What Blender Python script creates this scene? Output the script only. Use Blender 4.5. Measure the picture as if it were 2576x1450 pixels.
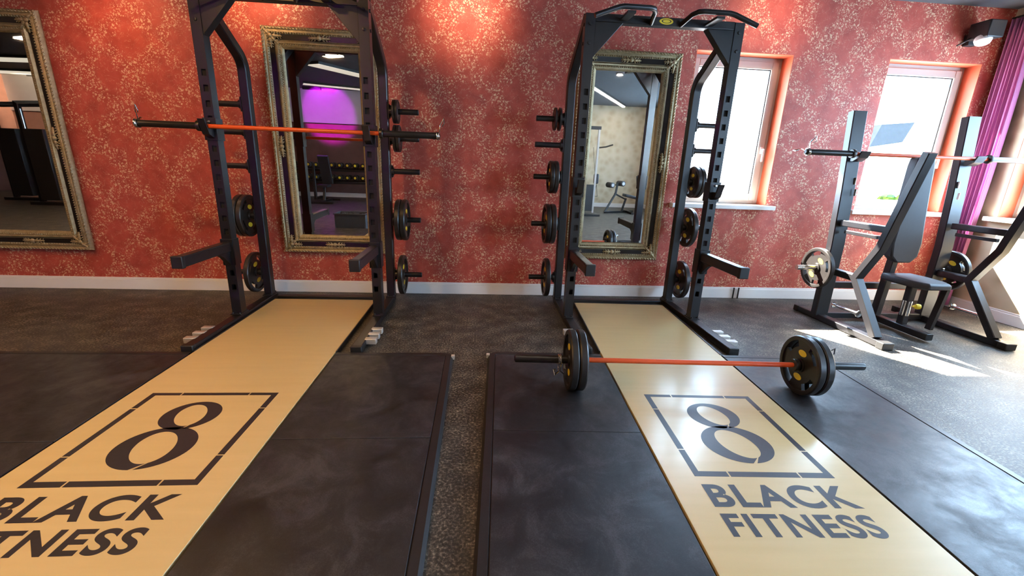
import bpy, bmesh, math, random
from mathutils import Vector, Matrix
random.seed(7)
for o in list(bpy.data.objects): bpy.data.objects.remove(o)
scene = bpy.context.scene
COL = scene.collection
pi = math.pi
V = Vector

# ------------------------------------------------------------------ camera
cd = bpy.data.cameras.new('camera'); cam = bpy.data.objects.new('camera', cd); COL.objects.link(cam)
PITCH, YAW, ROLL, FPX = 0.27349, 0.08072, 0.03755, 1092.74
def cam_axes(p, y, r):
    cy, sy, cp, sp = math.cos(y), math.sin(y), math.cos(p), math.sin(p)
    f = V((sy*cp, cy*cp, -sp)); rt = V((cy, -sy, 0)); up = rt.cross(f)
    cr, sr = math.cos(r), math.sin(r)
    return rt*cr+up*sr, rt*-sr+up*cr, f
R_, U_, F_ = cam_axes(PITCH, YAW, ROLL)
M = Matrix((R_, U_, -F_)).transposed().to_4x4(); M.translation = V((0, -4.537, 1.349))
cam.matrix_world = M
cd.sensor_fit = 'HORIZONTAL'; cd.sensor_width = 36; cd.lens = 36*FPX/2576; cd.clip_start = .05; cd.clip_end = 200
scene.camera = cam

# ------------------------------------------------------------------ light and exposure
scene.view_settings.view_transform = 'Standard'; scene.view_settings.look = 'None'
scene.view_settings.gamma = 1; scene.view_settings.use_curve_mapping = False
scene.view_settings.exposure = 0.0
w = bpy.data.worlds.new('daylight'); scene.world = w; w.use_nodes = True
bg = w.node_tree.nodes['Background']; bg.inputs[0].default_value = (.46, .71, 1, 1); bg.inputs[1].default_value = 38.0
def light(name, kind, loc, energy, color=(1, 1, 1), to=None, **kw):
    l = bpy.data.lights.new(name, kind); l.energy = energy; l.color = color
    for k, v in kw.items(): setattr(l, k, v)
    o = bpy.data.objects.new(name, l); COL.objects.link(o); o.location = loc
    if to is not None: o.rotation_euler = (V(to)-V(loc)).to_track_quat('-Z', 'Y').to_euler()
    return o
SUN = V((.52, -.90, -1.0))
light('sunlight', 'SUN', (0, 6, 8), 150, (1, .93, .82), to=V((0, 6, 8))+SUN, angle=.012)
WARM = (1, .62, .30); NEUT = (1, .86, .70)
# daylight entering through the glazed front of the hall, far behind the photographer on the right
# (interior lamps are created with their fittings further down)

# ------------------------------------------------------------------ materials
MAT = {}
def srgb(r, g, b):
    f = lambda c: (c/255/12.92) if c/255 <= .04045 else ((c/255+.055)/1.055)**2.4
    return (f(r), f(g), f(b), 1)
def pmat(name, col, rough=.5, metal=0, noise=0, nscale=30, bump=0, bscale=200, coat=0, emis=None, estr=0, spec=.5):
    m = bpy.data.materials.new(name); m.use_nodes = True; nt = m.node_tree; b = nt.nodes['Principled BSDF']
    b.inputs['Base Color'].default_value = col; b.inputs['Roughness'].default_value = rough
    b.inputs['Metallic'].default_value = metal; b.inputs['Specular IOR Level'].default_value = spec
    b.inputs['Coat Weight'].default_value = coat; b.inputs['Coat Roughness'].default_value = .15
    tc = nt.nodes.new('ShaderNodeTexCoord')
    if noise:
        n = nt.nodes.new('ShaderNodeTexNoise'); n.inputs['Scale'].default_value = nscale; n.inputs['Detail'].default_value = 6
        nt.links.new(tc.outputs['Object'], n.inputs['Vector'])
        mx = nt.nodes.new('ShaderNodeMix'); mx.data_type = 'RGBA'
        mx.inputs[6].default_value = tuple(c*(1-noise) for c in col[:3])+(1,)
        mx.inputs[7].default_value = tuple(min(1, c*(1+noise)) for c in col[:3])+(1,)
        nt.links.new(n.outputs['Fac'], mx.inputs[0]); nt.links.new(mx.outputs[2], b.inputs['Base Color'])
    if bump:
        n2 = nt.nodes.new('ShaderNodeTexNoise'); n2.inputs['Scale'].default_value = bscale; n2.inputs['Detail'].default_value = 3
        nt.links.new(tc.outputs['Object'], n2.inputs['Vector'])
        bp = nt.nodes.new('ShaderNodeBump'); bp.inputs['Strength'].default_value = bump; bp.inputs['Distance'].default_value = .004
        nt.links.new(n2.outputs['Fac'], bp.inputs['Height']); nt.links.new(bp.outputs['Normal'], b.inputs['Normal'])
    if emis: b.inputs['Emission Color'].default_value = emis; b.inputs['Emission Strength'].default_value = estr
    MAT[name] = m; return m
pmat('powder_black', (.009, .0085, .010, 1), .36, 0, .2, 60, .08, 500)
pmat('rubber_black', (.014, .013, .014, 1), .42, 0, .3, 40, .1, 300)
pmat('plate_rubber', (.016, .014, .013, 1), .36, 0, .3, 40, .08, 250)
pmat('cap_black', (.01, .01, .01, 1), .5)
pmat('slot_shade', (.004, .004, .004, 1), .8)
pmat('chrome', (.75, .75, .75, 1), .18, 1)
pmat('steel_light', (.62, .60, .56, 1), .35, .6)
pmat('orange_bar', (.66, .08, .012, 1), .38, 0, .08, 80)
pmat('sleeve_black', (.02, .018, .016, 1), .32, .3)
pmat('yellow_print', (.80, .60, .03, 1), .5)
pmat('upholstery', (.016, .014, .017, 1), .55, 0, .2, 50, .15, 400)
pmat('white_paint', (.80, .79, .78, 1), .45, 0, .03, 8)
pmat('window_white', (.40, .37, .33, 1), .35)
pmat('sill_white', (.85, .85, .83, 1), .3)
pmat('salmon_paint', (.60, .13, .06, 1), .6, 0, .1, 6, .2, 60)
pmat('ceiling_grey', (.085, .085, .09, 1), .8, 0, .15, 12, .2, 60)
pmat('curtain_pink', (.40, .12, .26, 1), .7, 0, .1, 60, .1, 500)
pmat('mirror_glass', (.82, .84, .83, 1), .012, 1)
pmat('gold_leaf', (.38, .31, .18, 1), .36, .6, .45, 40, .8, 160)
pmat('gold_dark', (.012, .009, .009, 1), .32, .4, .3, 20)
pmat('logo_black', (.025, .023, .028, 1), .4, 0, .25, 60)
pmat('strip_edge', (.02, .02, .022, 1), .45)
pmat('led_white', (1, 1, 1, 1), .5, emis=(1, .93, .82, 1), estr=9)
pmat('panel_cream', (.75, .72, .66, 1), .6, emis=(1, .88, .70, 1), estr=.75)
pmat('lamp_glow', (1, 1, 1, 1), .5, emis=(1, .75, .5, 1), estr=20)
pmat('cool_glow', (1, 1, 1, 1), .5, emis=(.9, .9, 1, 1), estr=4)
pmat('purple_glow', (1, 1, 1, 1), .5, emis=(.65, .05, 1, 1), estr=12)
pmat('purple_wall', (.75, .70, .72, 1), .6, 0, .08, 5)
pmat('brown_wall', (.14, .06, .045, 1), .7, 0, .35, 5)
pmat('crate_blue', (.05, .065, .08, 1), .5)
pmat('render_white', (.80, .79, .76, 1), .8, 0, .05, 3)
pmat('roof_grey', (.011, .011, .012, 1), .9, 0, .3, 5, spec=0)
pmat('leaf_green', (.014, .026, .004, 1), .9, 0, .4, 5, spec=0)
pmat('paving', (.42, .41, .39, 1), .9, 0, .2, 2)
pmat('frosted', (.75, .76, .76, 1), .4)
pmat('fixture_black', (.012, .012, .014, 1), .5)
pmat('beige_leather', (.55, .50, .42, 1), .5)

def nodes(m): return m.node_tree.nodes, m.node_tree.links, m.node_tree.nodes['Principled BSDF']
def ramp(N, pts):
    r = N.new('ShaderNodeValToRGB'); e = r.color_ramp.elements
    while len(e) < len(pts): e.new(.5)
    for k, (p, c) in enumerate(pts): e[k].position = p; e[k].color = c if len(c) == 4 else tuple(c)+(1,)
    return r
# red wallpaper with gold blossoms
m = pmat('wallpaper_red', (.3, .05, .04, 1), .55, bump=.1, bscale=120); N, L, B = nodes(m)
tc = N.new('ShaderNodeTexCoord')
def noise(scale, detail=3, dist=0, rough=.5):
    n = N.new('ShaderNodeTexNoise'); n.inputs['Scale'].default_value = scale; n.inputs['Detail'].default_value = detail
    n.inputs['Distortion'].default_value = dist; n.inputs['Roughness'].default_value = rough
    L.new(tc.outputs['Object'], n.inputs['Vector']); return n.outputs['Fac']
def math_(op, a, b=None, clamp=False):
    n = N.new('ShaderNodeMath'); n.operation = op; n.use_clamp = clamp
    for i, x in enumerate((a, b)):
        if x is None: continue
        if isinstance(x, (int, float)): n.inputs[i].default_value = x
        else: L.new(x, n.inputs[i])
    return n.outputs[0]
cluster = noise(7.5, 3, .8)
wob = N.new('ShaderNodeTexNoise'); wob.inputs['Scale'].default_value = 40; L.new(tc.outputs['Object'], wob.inputs['Vector'])
vm = N.new('ShaderNodeVectorMath'); vm.operation = 'MULTIPLY_ADD'; vm.inputs[1].default_value = (.03, .03, .03)
L.new(wob.outputs['Color'], vm.inputs[0]); L.new(tc.outputs['Object'], vm.inputs[2])
def petals(scale, r0, r1):
    v = N.new('ShaderNodeTexVoronoi'); v.inputs['Scale'].default_value = scale; L.new(vm.outputs[0], v.inputs['Vector'])
    r = ramp(N, [(r0, (1, 1, 1)), (r1, (0, 0, 0))]); L.new(v.outputs['Distance'], r.inputs[0]); return r.outputs[0]
def band(x, c, wd):      # thin curved stems along an iso-line of noise
    return math_('SUBTRACT', 1, math_('DIVIDE', math_('ABSOLUTE', math_('SUBTRACT', x, c)), wd), True)
sx = N.new('ShaderNodeSeparateXYZ'); L.new(tc.outputs['Object'], sx.inputs[0])
wv = math_('MULTIPLY', noise(3.2, 3), .55)
def trail(sgn):          # diagonal garlands of the damask lattice
    u = math_('ADD', math_('DIVIDE', math_('ADD', sx.outputs[0], math_('MULTIPLY', sx.outputs[2], .8*sgn)), .46), wv)
    return math_('SUBTRACT', 1, math_('MULTIPLY', math_('PINGPONG', u, .5), 3.6))
lat = math_('ADD', math_('MULTIPLY', math_('MAXIMUM', trail(1), trail(-1)), .32), cluster)
cm = ramp(N, [(.54, (0, 0, 0)), (.66, (1, 1, 1))]); L.new(lat, cm.inputs[0])
grit = ramp(N, [(.38, (.3, .3, .3)), (.52, (1, 1, 1))]); L.new(noise(120, 3), grit.inputs[0])
pet = math_('MULTIPLY', math_('MAXIMUM', petals(33, .26, .35), math_('MULTIPLY', petals(64, .27, .38), .9)), cm.outputs[0])
stem = math_('MULTIPLY', band(noise(13, 2, 1.5), .5, .010), .55)
fac = math_('MULTIPLY', math_('MAXIMUM', pet, stem), grit.outputs[0], True)
base = ramp(N, [(.3, (.33, .045, .030)), (.7, (.50, .084, .055))]); L.new(noise(9, 5), base.inputs[0])
gold = ramp(N, [(.3, (.60, .33, .20)), (.7, (.80, .56, .37))]); L.new(noise(50, 2), gold.inputs[0])
mx = N.new('ShaderNodeMix'); mx.data_type = 'RGBA'
L.new(fac, mx.inputs[0]); L.new(base.outputs[0], mx.inputs[6]); L.new(gold.outputs[0], mx.inputs[7]); L.new(mx.outputs[2], B.inputs['Base Color'])
rr = ramp(N, [(0, (.6, .6, .6)), (1, (.38, .38, .38))]); L.new(fac, rr.inputs[0]); L.new(rr.outputs[0], B.inputs['Roughness'])
# tan wallpaper with soft round fans
m = pmat('wallpaper_tan', (.5, .4, .25, 1), .6); N, L, B = nodes(m); tc = N.new('ShaderNodeTexCoord')
vo = N.new('ShaderNodeTexVoronoi'); vo.inputs['Scale'].default_value = 5.5; L.new(tc.outputs['Object'], vo.inputs['Vector'])
r1 = ramp(N, [(0, (.36, .27, .16)), (.55, (.55, .45, .30)), (1, (.62, .52, .37))]); L.new(vo.outputs['Distance'], r1.inputs[0]); L.new(r1.outputs[0], B.inputs['Base Color'])
# speckled rubber floor
m = pmat('floor_rubber', (.02, .02, .02, 1), .5, bump=.5, bscale=160); N, L, B = nodes(m); tc = N.new('ShaderNodeTexCoord')
sp = math_('ADD', math_('MULTIPLY', noise(80, 5, 0, .65), .75), math_('MULTIPLY', noise(7, 3), .25))
r1 = ramp(N, [(.38, (.012, .011, .010)), (.48, (.030, .027, .023)), (.56, (.10, .088, .070)), (.66, (.30, .26, .20))]); L.new(sp, r1.inputs[0]); L.new(r1.outputs[0], B.inputs['Base Color'])
# platform rubber tiles
m = pmat('mat_rubber', (.03, .03, .033, 1), .42, bump=.12, bscale=500); N, L, B = nodes(m); tc = N.new('ShaderNodeTexCoord')
r1 = ramp(N, [(.34, (.006, .006, .007)), (.5, (.015, .015, .018)), (.64, (.045, .044, .050))])
L.new(math_('ADD', math_('MULTIPLY', noise(4.5, 8, .8, .72), .75), math_('MULTIPLY', noise(220, 2), .25)), r1.inputs[0]); L.new(r1.outputs[0], B.inputs['Base Color'])
r2 = ramp(N, [(.35, (.33,)*3), (.65, (.55,)*3)]); L.new(noise(6, 7, .5, .7), r2.inputs[0]); L.new(r2.outputs[0], B.inputs['Roughness'])
# pale birch deck with faint grain
m = pmat('birch', (.7, .55, .36, 1), .34, coat=.25); N, L, B = nodes(m); tc = N.new('ShaderNodeTexCoord')
mp = N.new('ShaderNodeMapping'); mp.inputs['Scale'].default_value = (1.2, 14, 1); L.new(tc.outputs['Object'], mp.inputs['Vector'])
n1 = N.new('ShaderNodeTexNoise'); n1.inputs['Scale'].default_value = 1.5; n1.inputs['Detail'].default_value = 6; L.new(mp.outputs[0], n1.inputs['Vector'])
r1 = ramp(N, [(.25, (.565, .43, .205)), (.75, (.61, .468, .232))]); L.new(n1.outputs['Fac'], r1.inputs[0]); L.new(r1.outputs[0], B.inputs['Base Color'])
# clear window glass: lets daylight straight in, faint reflection
m = bpy.data.materials.new('window_glass'); m.use_nodes = True; nt = m.node_tree
for n in list(nt.nodes): nt.nodes.remove(n)
tr = nt.nodes.new('ShaderNodeBsdfTransparent'); gl = nt.nodes.new('ShaderNodeBsdfGlossy'); gl.inputs['Roughness'].default_value = .02
ms = nt.nodes.new('ShaderNodeMixShader'); ms.inputs[0].default_value = .01; ou = nt.nodes.new('ShaderNodeOutputMaterial')
nt.links.new(tr.outputs[0], ms.inputs[1]); nt.links.new(gl.outputs[0], ms.inputs[2]); nt.links.new(ms.outputs[0], ou.inputs[0]); MAT['window_glass'] = m

# ------------------------------------------------------------------ mesh helpers
class MB:
    def __init__(s): s.bm = bmesh.new()
    def box(s, lo, hi, rot=None, piv=None):
        lo, hi = V(lo), V(hi)
        vs = [V((x, y, z)) for x in (lo.x, hi.x) for y in (lo.y, hi.y) for z in (lo.z, hi.z)]
        if rot:
            p = V(piv) if piv else (lo+hi)/2
            vs = [rot @ (v-p)+p for v in vs]
        b = [s.bm.verts.new(v) for v in vs]
        for f in ((0, 1, 3, 2), (4, 6, 7, 5), (0, 4, 5, 1), (2, 3, 7, 6), (0, 2, 6, 4), (1, 5, 7, 3)): s.bm.faces.new([b[i] for i in f])
        return s
    def frame(s, d, hint=None):
        d = d.normalized(); h = V(hint) if hint else (V((0, 0, 1)) if abs(d.z) < .9 else V((0, 1, 0)))
        a = d.cross(h).normalized(); return a, a.cross(d).normalized()
    def sweep(s, pts, sec, hint=None, cap=True):
        """sweep a closed 2-D section (list of (a,b)) along a polyline with mitred corners"""
        pts = [V(p) for p in pts]; rings = []
        a0, b0 = s.frame(pts[1]-pts[0], hint)
        n = len(pts); prev = (pts[1]-pts[0]).normalized(); A, B_ = a0, b0
        for i, p in enumerate(pts):
            if 0 < i < n-1:
                d1 = (p-pts[i-1]).normalized(); d2 = (pts[i+1]-p).normalized(); t = (d1+d2)
                t = t.normalized() if t.length > 1e-6 else d1
            else:
                d1 = (pts[min(i, n-2)+1]-pts[min(i, n-2)]).normalized(); t = d1; 
            # section of incoming segment, sheared on to mitre plane
            ring = []
            for (u, v) in sec:
                q = A*u+B_*v; k = q.dot(t)/max(.2, d1.dot(t)); ring.append(s.bm.verts.new(p+q-d1*k))
            rings.append(ring)
            if 0 < i < n-1:
                rq = d1.rotation_difference(d2); A = rq @ A; B_ = rq @ B_
        m_ = len(sec)
        for r1, r2 in zip(rings, rings[1:]):
            for k in range(m_): s.bm.faces.new((r1[k], r1[(k+1) % m_], r2[(k+1) % m_], r2[k]))
        if cap: s.bm.faces.new(rings[0][::-1]); s.bm.faces.new(rings[-1])
        return s
    def tube(s, pts, r, seg=14, hint=None): return s.sweep(pts, [(r*math.cos(2*pi*k/seg), r*math.sin(2*pi*k/seg)) for k in range(seg)], hint)
    def sq(s, pts, wa, wb, hint=None):
        c = min(wa, wb)*.09; a, b = wa/2, wb/2
        return s.sweep(pts, [(-a+c, -b), (a-c, -b), (a, -b+c), (a, b-c), (a-c, b), (-a+c, b), (-a, b-c), (-a, -b+c)], hint)
    def lathe(s, prof, org, axis, seg=40):
        """prof: (radius, along) pairs"""
        org, axis = V(org), V(axis).normalized(); a, b = s.frame(axis); rings = []
        for (r, t) in prof:
            if r < 1e-6: rings.append([s.bm.verts.new(org+axis*t)])
            else: rings.append([s.bm.verts.new(org+axis*t+(a*math.cos(2*pi*k/seg)+b*math.sin(2*pi*k/seg))*r) for k in range(seg)])
        for r1, r2 in zip(rings, rings[1:]):
            for k in range(seg):
                q = [r1[k % len(r1)], r1[(k+1) % len(r1)], r2[(k+1) % len(r2)], r2[k % len(r2)]]; u = []
                [u.append(x) for x in q if x not in u]
                if len(u) > 2: s.bm.faces.new(u)
        return s
    def prism(s, poly, vec):
        vec = V(vec); a = [s.bm.verts.new(V(p)) for p in poly]; b = [s.bm.verts.new(V(p)+vec) for p in poly]
        s.bm.faces.new(a[::-1]); s.bm.faces.new(b); n = len(a)
        for k in range(n): s.bm.faces.new((a[k], a[(k+1) % n], b[(k+1) % n], b[k]))
        return s
    def ball(s, c, r, sc=(1, 1, 1), u=10, v=6, rot=None):
        mt = Matrix.Translation(V(c)) @ (rot.to_4x4() if rot else Matrix()) @ Matrix.Diagonal((sc[0]*r, sc[1]*r, sc[2]*r, 1))
        new = s.bm.verts.new; top = new(mt @ V((0, 0, 1))); bot = new(mt @ V((0, 0, -1))); rr = []
        for j in range(1, v):
            t = pi*j/v; rr.append([new(mt @ V((math.sin(t)*math.cos(2*pi*k/u), math.sin(t)*math.sin(2*pi*k/u), math.cos(t)))) for k in range(u)])
        for k in range(u):
            k2 = (k+1) % u; s.bm.faces.new((top, rr[0][k], rr[0][k2])); s.bm.faces.new((bot, rr[-1][k2], rr[-1][k]))
            for a, b in zip(rr, rr[1:]): s.bm.faces.new((a[k], b[k], b[k2], a[k2]))
        return s
    def build(s, name, mat, parent=None, bevel=0, smooth=True, angle=35):
        bmesh.ops.recalc_face_normals(s.bm, faces=s.bm.faces)
        me = bpy.data.meshes.new(name); s.bm.to_mesh(me); s.bm.free()
        if smooth:
            me.polygons.foreach_set('use_smooth', [True]*len(me.polygons)); me.set_sharp_from_angle(angle=math.radians(angle))
        me.materials.append(MAT[mat] if isinstance(mat, str) else mat)
        o = bpy.data.objects.new(name, me); COL.objects.link(o)
        if parent: o.parent = parent
        if bevel:
            b = o.modifiers.new('bevel', 'BEVEL'); b.width = bevel; b.segments = 2; b.limit_method = 'ANGLE'; b.angle_limit = math.radians(40)
        return o
def tag(o, label=None, cat=None, group=None, kind=None):
    if label: o['label'] = label
    if cat: o['category'] = cat
    if group: o['group'] = group
    if kind: o['kind'] = kind
    return o
def root(name, loc, label, cat, group=None, rz=0):
    o = bpy.data.objects.new(name, None); COL.objects.link(o); o.location = loc; o.rotation_euler = (0, 0, rz); o.empty_display_size = .1
    return tag(o, label, cat, group)
def copy_tree(o, parent=None):
    c = o.copy(); COL.objects.link(c)
    if parent: c.parent = parent
    for ch in list(CH.get(o.name, [])) : copy_tree(ch, c)
    return c
CH = {}
def index(o):
    CH[o.name] = [k for k in bpy.data.objects if k.parent == o]
    for k in CH[o.name]: index(k)
def struct(o): o['kind'] = 'structure'; return o

# ------------------------------------------------------------------ room shell
XL, XR, YB, H = -13.0, 5.30, -9.5, 3.03
struct(MB().box((XL-.1, YB-.1, -.1), (XR+.35, .35, 0)).build('floor', 'floor_rubber', smooth=False))
struct(MB().box((XL-.1, YB-.1, H), (XR+.35, .35, H+.15)).build('ceiling', 'ceiling_grey', smooth=False))
def wall_grid(name, mat, a0, a1, holes, fn, zt=H):
    """wall made of boxes round rectangular openings; fn(a0,a1,z0,z1) -> box corners"""
    xs = sorted({a0, a1}|{h[0] for h in holes}|{h[1] for h in holes}); zs = sorted({0, zt}|{h[2] for h in holes}|{h[3] for h in holes}); mb = MB()
    for x0, x1 in zip(xs, xs[1:]):
        for z0, z1 in zip(zs, zs[1:]):
            cx, cz = (x0+x1)/2, (z0+z1)/2
            if any(h[0] < cx < h[1] and h[2] < cz < h[3] for h in holes): continue
            mb.box(*fn(x0, x1, z0, z1))
    return struct(mb.build(name, mat, smooth=False))
W1 = (2.075, 3.07, 1.035, 2.505); W2 = (4.08, 5.095, 1.02, 2.525); W3 = (-2.1, -.41, 1.02, 2.45); W4 = (-5.0, -3.2, 1.02, 2.45); W5 = (-8.2, -6.4, 1.02, 2.45)
wall_grid('wall_back', 'wallpaper_red', XL, XR+.35, [W1, W2], lambda a, b, c, d: ((a, 0, c), (b, .35, d)))
wall_grid('wall_right', 'wallpaper_tan', YB, 0, [W3, W4, W5], lambda a, b, c, d: ((XR, a, c), (XR+.35, b, d)))
struct(MB().box((XL-.1, YB, 0), (XL, 0, H)).build('wall_left', 'brown_wall', smooth=False))
struct(MB().box((.6, YB-.1, 0), (XR, YB, H)).build('wall_front', 'wallpaper_tan', smooth=False))
struct(MB().box((XL, YB-.1, 0), (.6, YB, H)).build('wall_front', 'brown_wall', smooth=False))
# upper band of smooth pale plaster on the front wall, under the ceiling
struct(MB().box((-13, YB, 2.12), (.6, YB+.03, H)).build('trim_1', 'purple_wall', smooth=False))
def bb(name, lo, hi, axis, side):
    (x0, y0), (x1, y1) = lo, hi; mb = MB()
    mb.box((x0, y0, 0), (x1, y1, .105))
    if axis == 'x': mb.box((x0, y0+(.006 if side < 0 else 0), .105), (x1, y1-(0 if side < 0 else .006), .125))
    else: mb.box((x0+(.006 if side < 0 else 0), y0, .105), (x1-(0 if side < 0 else .006), y1, .125))
    return struct(mb.build(name, 'white_paint', bevel=.003))
bb('baseboard_back', (XL, -.018), (XR, 0), 'x', -1)
bb('baseboard_right', (XR-.018, YB), (XR, -.018), 'y', -1)
bb('baseboard_front', (XL, YB), (XR-.018, YB+.018), 'x', 1)
# window reveals (painted), frames, sills, glass
def window(name, x0, x1, z0, z1, wrap, knob_right=True, mesh_y=.16):
    """built in wall coordinates (a, depth, z); wrap(a, d, z) -> world"""
    def box(mb, lo, hi):
        a = V(wrap(*lo)); b = V(wrap(*hi)); mb.box([min(p, q) for p, q in zip(a, b)], [max(p, q) for p, q in zip(a, b)]); return mb
    t = .006
    rv = MB(); box(rv, (x0, 0.001, z1-t), (x1, mesh_y, z1)); box(rv, (x1-t, .001, z0), (x1, mesh_y, z1-t)); box(rv, (x0, .001, z0), (x0+t, mesh_y, z1-t))
    o = struct(rv.build('trim_'+name.split('_')[1]+'0', 'salmon_paint', smooth=False))
    fr = MB(); f = .055; y0, y1 = mesh_y, mesh_y+.07
    for lo, hi in (((x0, y0, z0), (x0+f, y1, z1)), ((x1-f, y0, z0), (x1, y1, z1)), ((x0+f, y0, z0), (x1-f, y1, z0+f)), ((x0+f, y0, z1-f), (x1-f, y1, z1))): box(fr, lo, hi)
    win = struct(fr.build(name, 'window_white', bevel=.004))
    sh = MB(); g = .07; a0, a1, c0, c1 = x0+f-.012, x1-f+.012, z0+f-.012, z1-f+.012; y0, y1 = mesh_y-.022, mesh_y+.055
    for lo, hi in (((a0, y0, c0), (a0+g, y1, c1)), ((a1-g, y0, c0), (a1, y1, c1)), ((a0+g, y0, c0), (a1-g, y1, c0+g)), ((a0+g, y0, c1-g), (a1-g, y1, c1))): box(sh, lo, hi)
    sash = sh.build('window_sash', 'window_white', win, bevel=.006)
    gk = MB(); 
    for lo, hi in (((a0+g, y0+.02, c0+g), (a0+g+.008, y0+.03, c1-g)), ((a1-g-.008, y0+.02, c0+g), (a1-g, y0+.03, c1-g)), ((a0+g, y0+.02, c1-g-.008), (a1-g, y0+.03, c1-g))): box(gk, lo, hi)
    gk.build('window_gasket', 'cap_black', sash)
    gp = MB(); box(gp, (a0+g-.004, mesh_y+.02, c0+g-.004), (a1-g+.004, mesh_y+.024, c1-g+.004)); gp.build('window_pane', 'window_glass', sash, smooth=False)
    kx = a1-g/2 if knob_right else a0+g/2; zc = (z0+z1)/2-.17
    h = MB(); box(h, (kx-.014, y0-.012, zc-.03), (kx+.014, y0, zc+.04)); box(h, (kx-.01, y0-.05, zc+.0), (kx+.01, y0-.008, zc+.02)); box(h, (kx-.01, y0-.055, zc-.11), (kx+.01, y0-.04, zc+.02))
    h.build('window_handle', 'sill_white', sash, bevel=.004)
    sl = MB(); box(sl, (x0-.07, -.075, z0-.04), (x1+.07, mesh_y, z0+.004)); sl.build('window_sill', 'sill_white', win, bevel=.006)
window('window_1', *W1, lambda a, d, z: (a, d, z))
window('window_2', *W2, lambda a, d, z: (a, d, z))
window('window_3', W3[0], W3[1], W3[2], W3[3], lambda a, d, z: (XR+d, a, z), False)
window('window_4', *W4, lambda a, d, z: (XR+d, a, z), False)
window('window_5', *W5, lambda a, d, z: (XR+d, a, z), False)

# ------------------------------------------------------------------ outside
gr = MB().box((-20, .36, -.6), (45, 45, -.5)).build('paving', 'paving', smooth=False); gr.name = 'ground'; tag(gr, kind='structure')
hs = root('house', (14.5, 10, -.5), 'white rendered neighbouring house with grey roof seen outside the window', 'house')
MB().box((-4.5, 0, 0), (6, 6, 2.75)).build('house_wall', 'render_white', hs)
MB().prism([(-4.9, -.45, 2.65), (-4.9, 6.4, 2.65), (-4.9, 3, 4.3)], (11.3, 0, 0)).build('house_roof', 'render_white', hs)
g_ = MB().prism([(-1.95, -.62, 2.86), (-.85, -.62, 3.05), (-.70, -.72, 3.66), (-1.80, -.72, 3.55)], (0, .3, 0)); g_.build('dormer_cheek', 'roof_grey', hs)
for k in range(1): pass
sb = MB()
for k in range(70):
    a = random.uniform(0, 2*pi); r = random.uniform(0, .55); sb.ball((r*math.cos(a), r*math.sin(a)*.6, .25+random.uniform(0, 1.15)), random.uniform(.10, .2), u=7, v=5)
b_ = sb.build('shrub', 'leaf_green'); b_.location = (10.9, 6.2, -.5); tag(b_, 'green garden shrub outside the right-hand window of the red wall', 'shrub')

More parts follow.
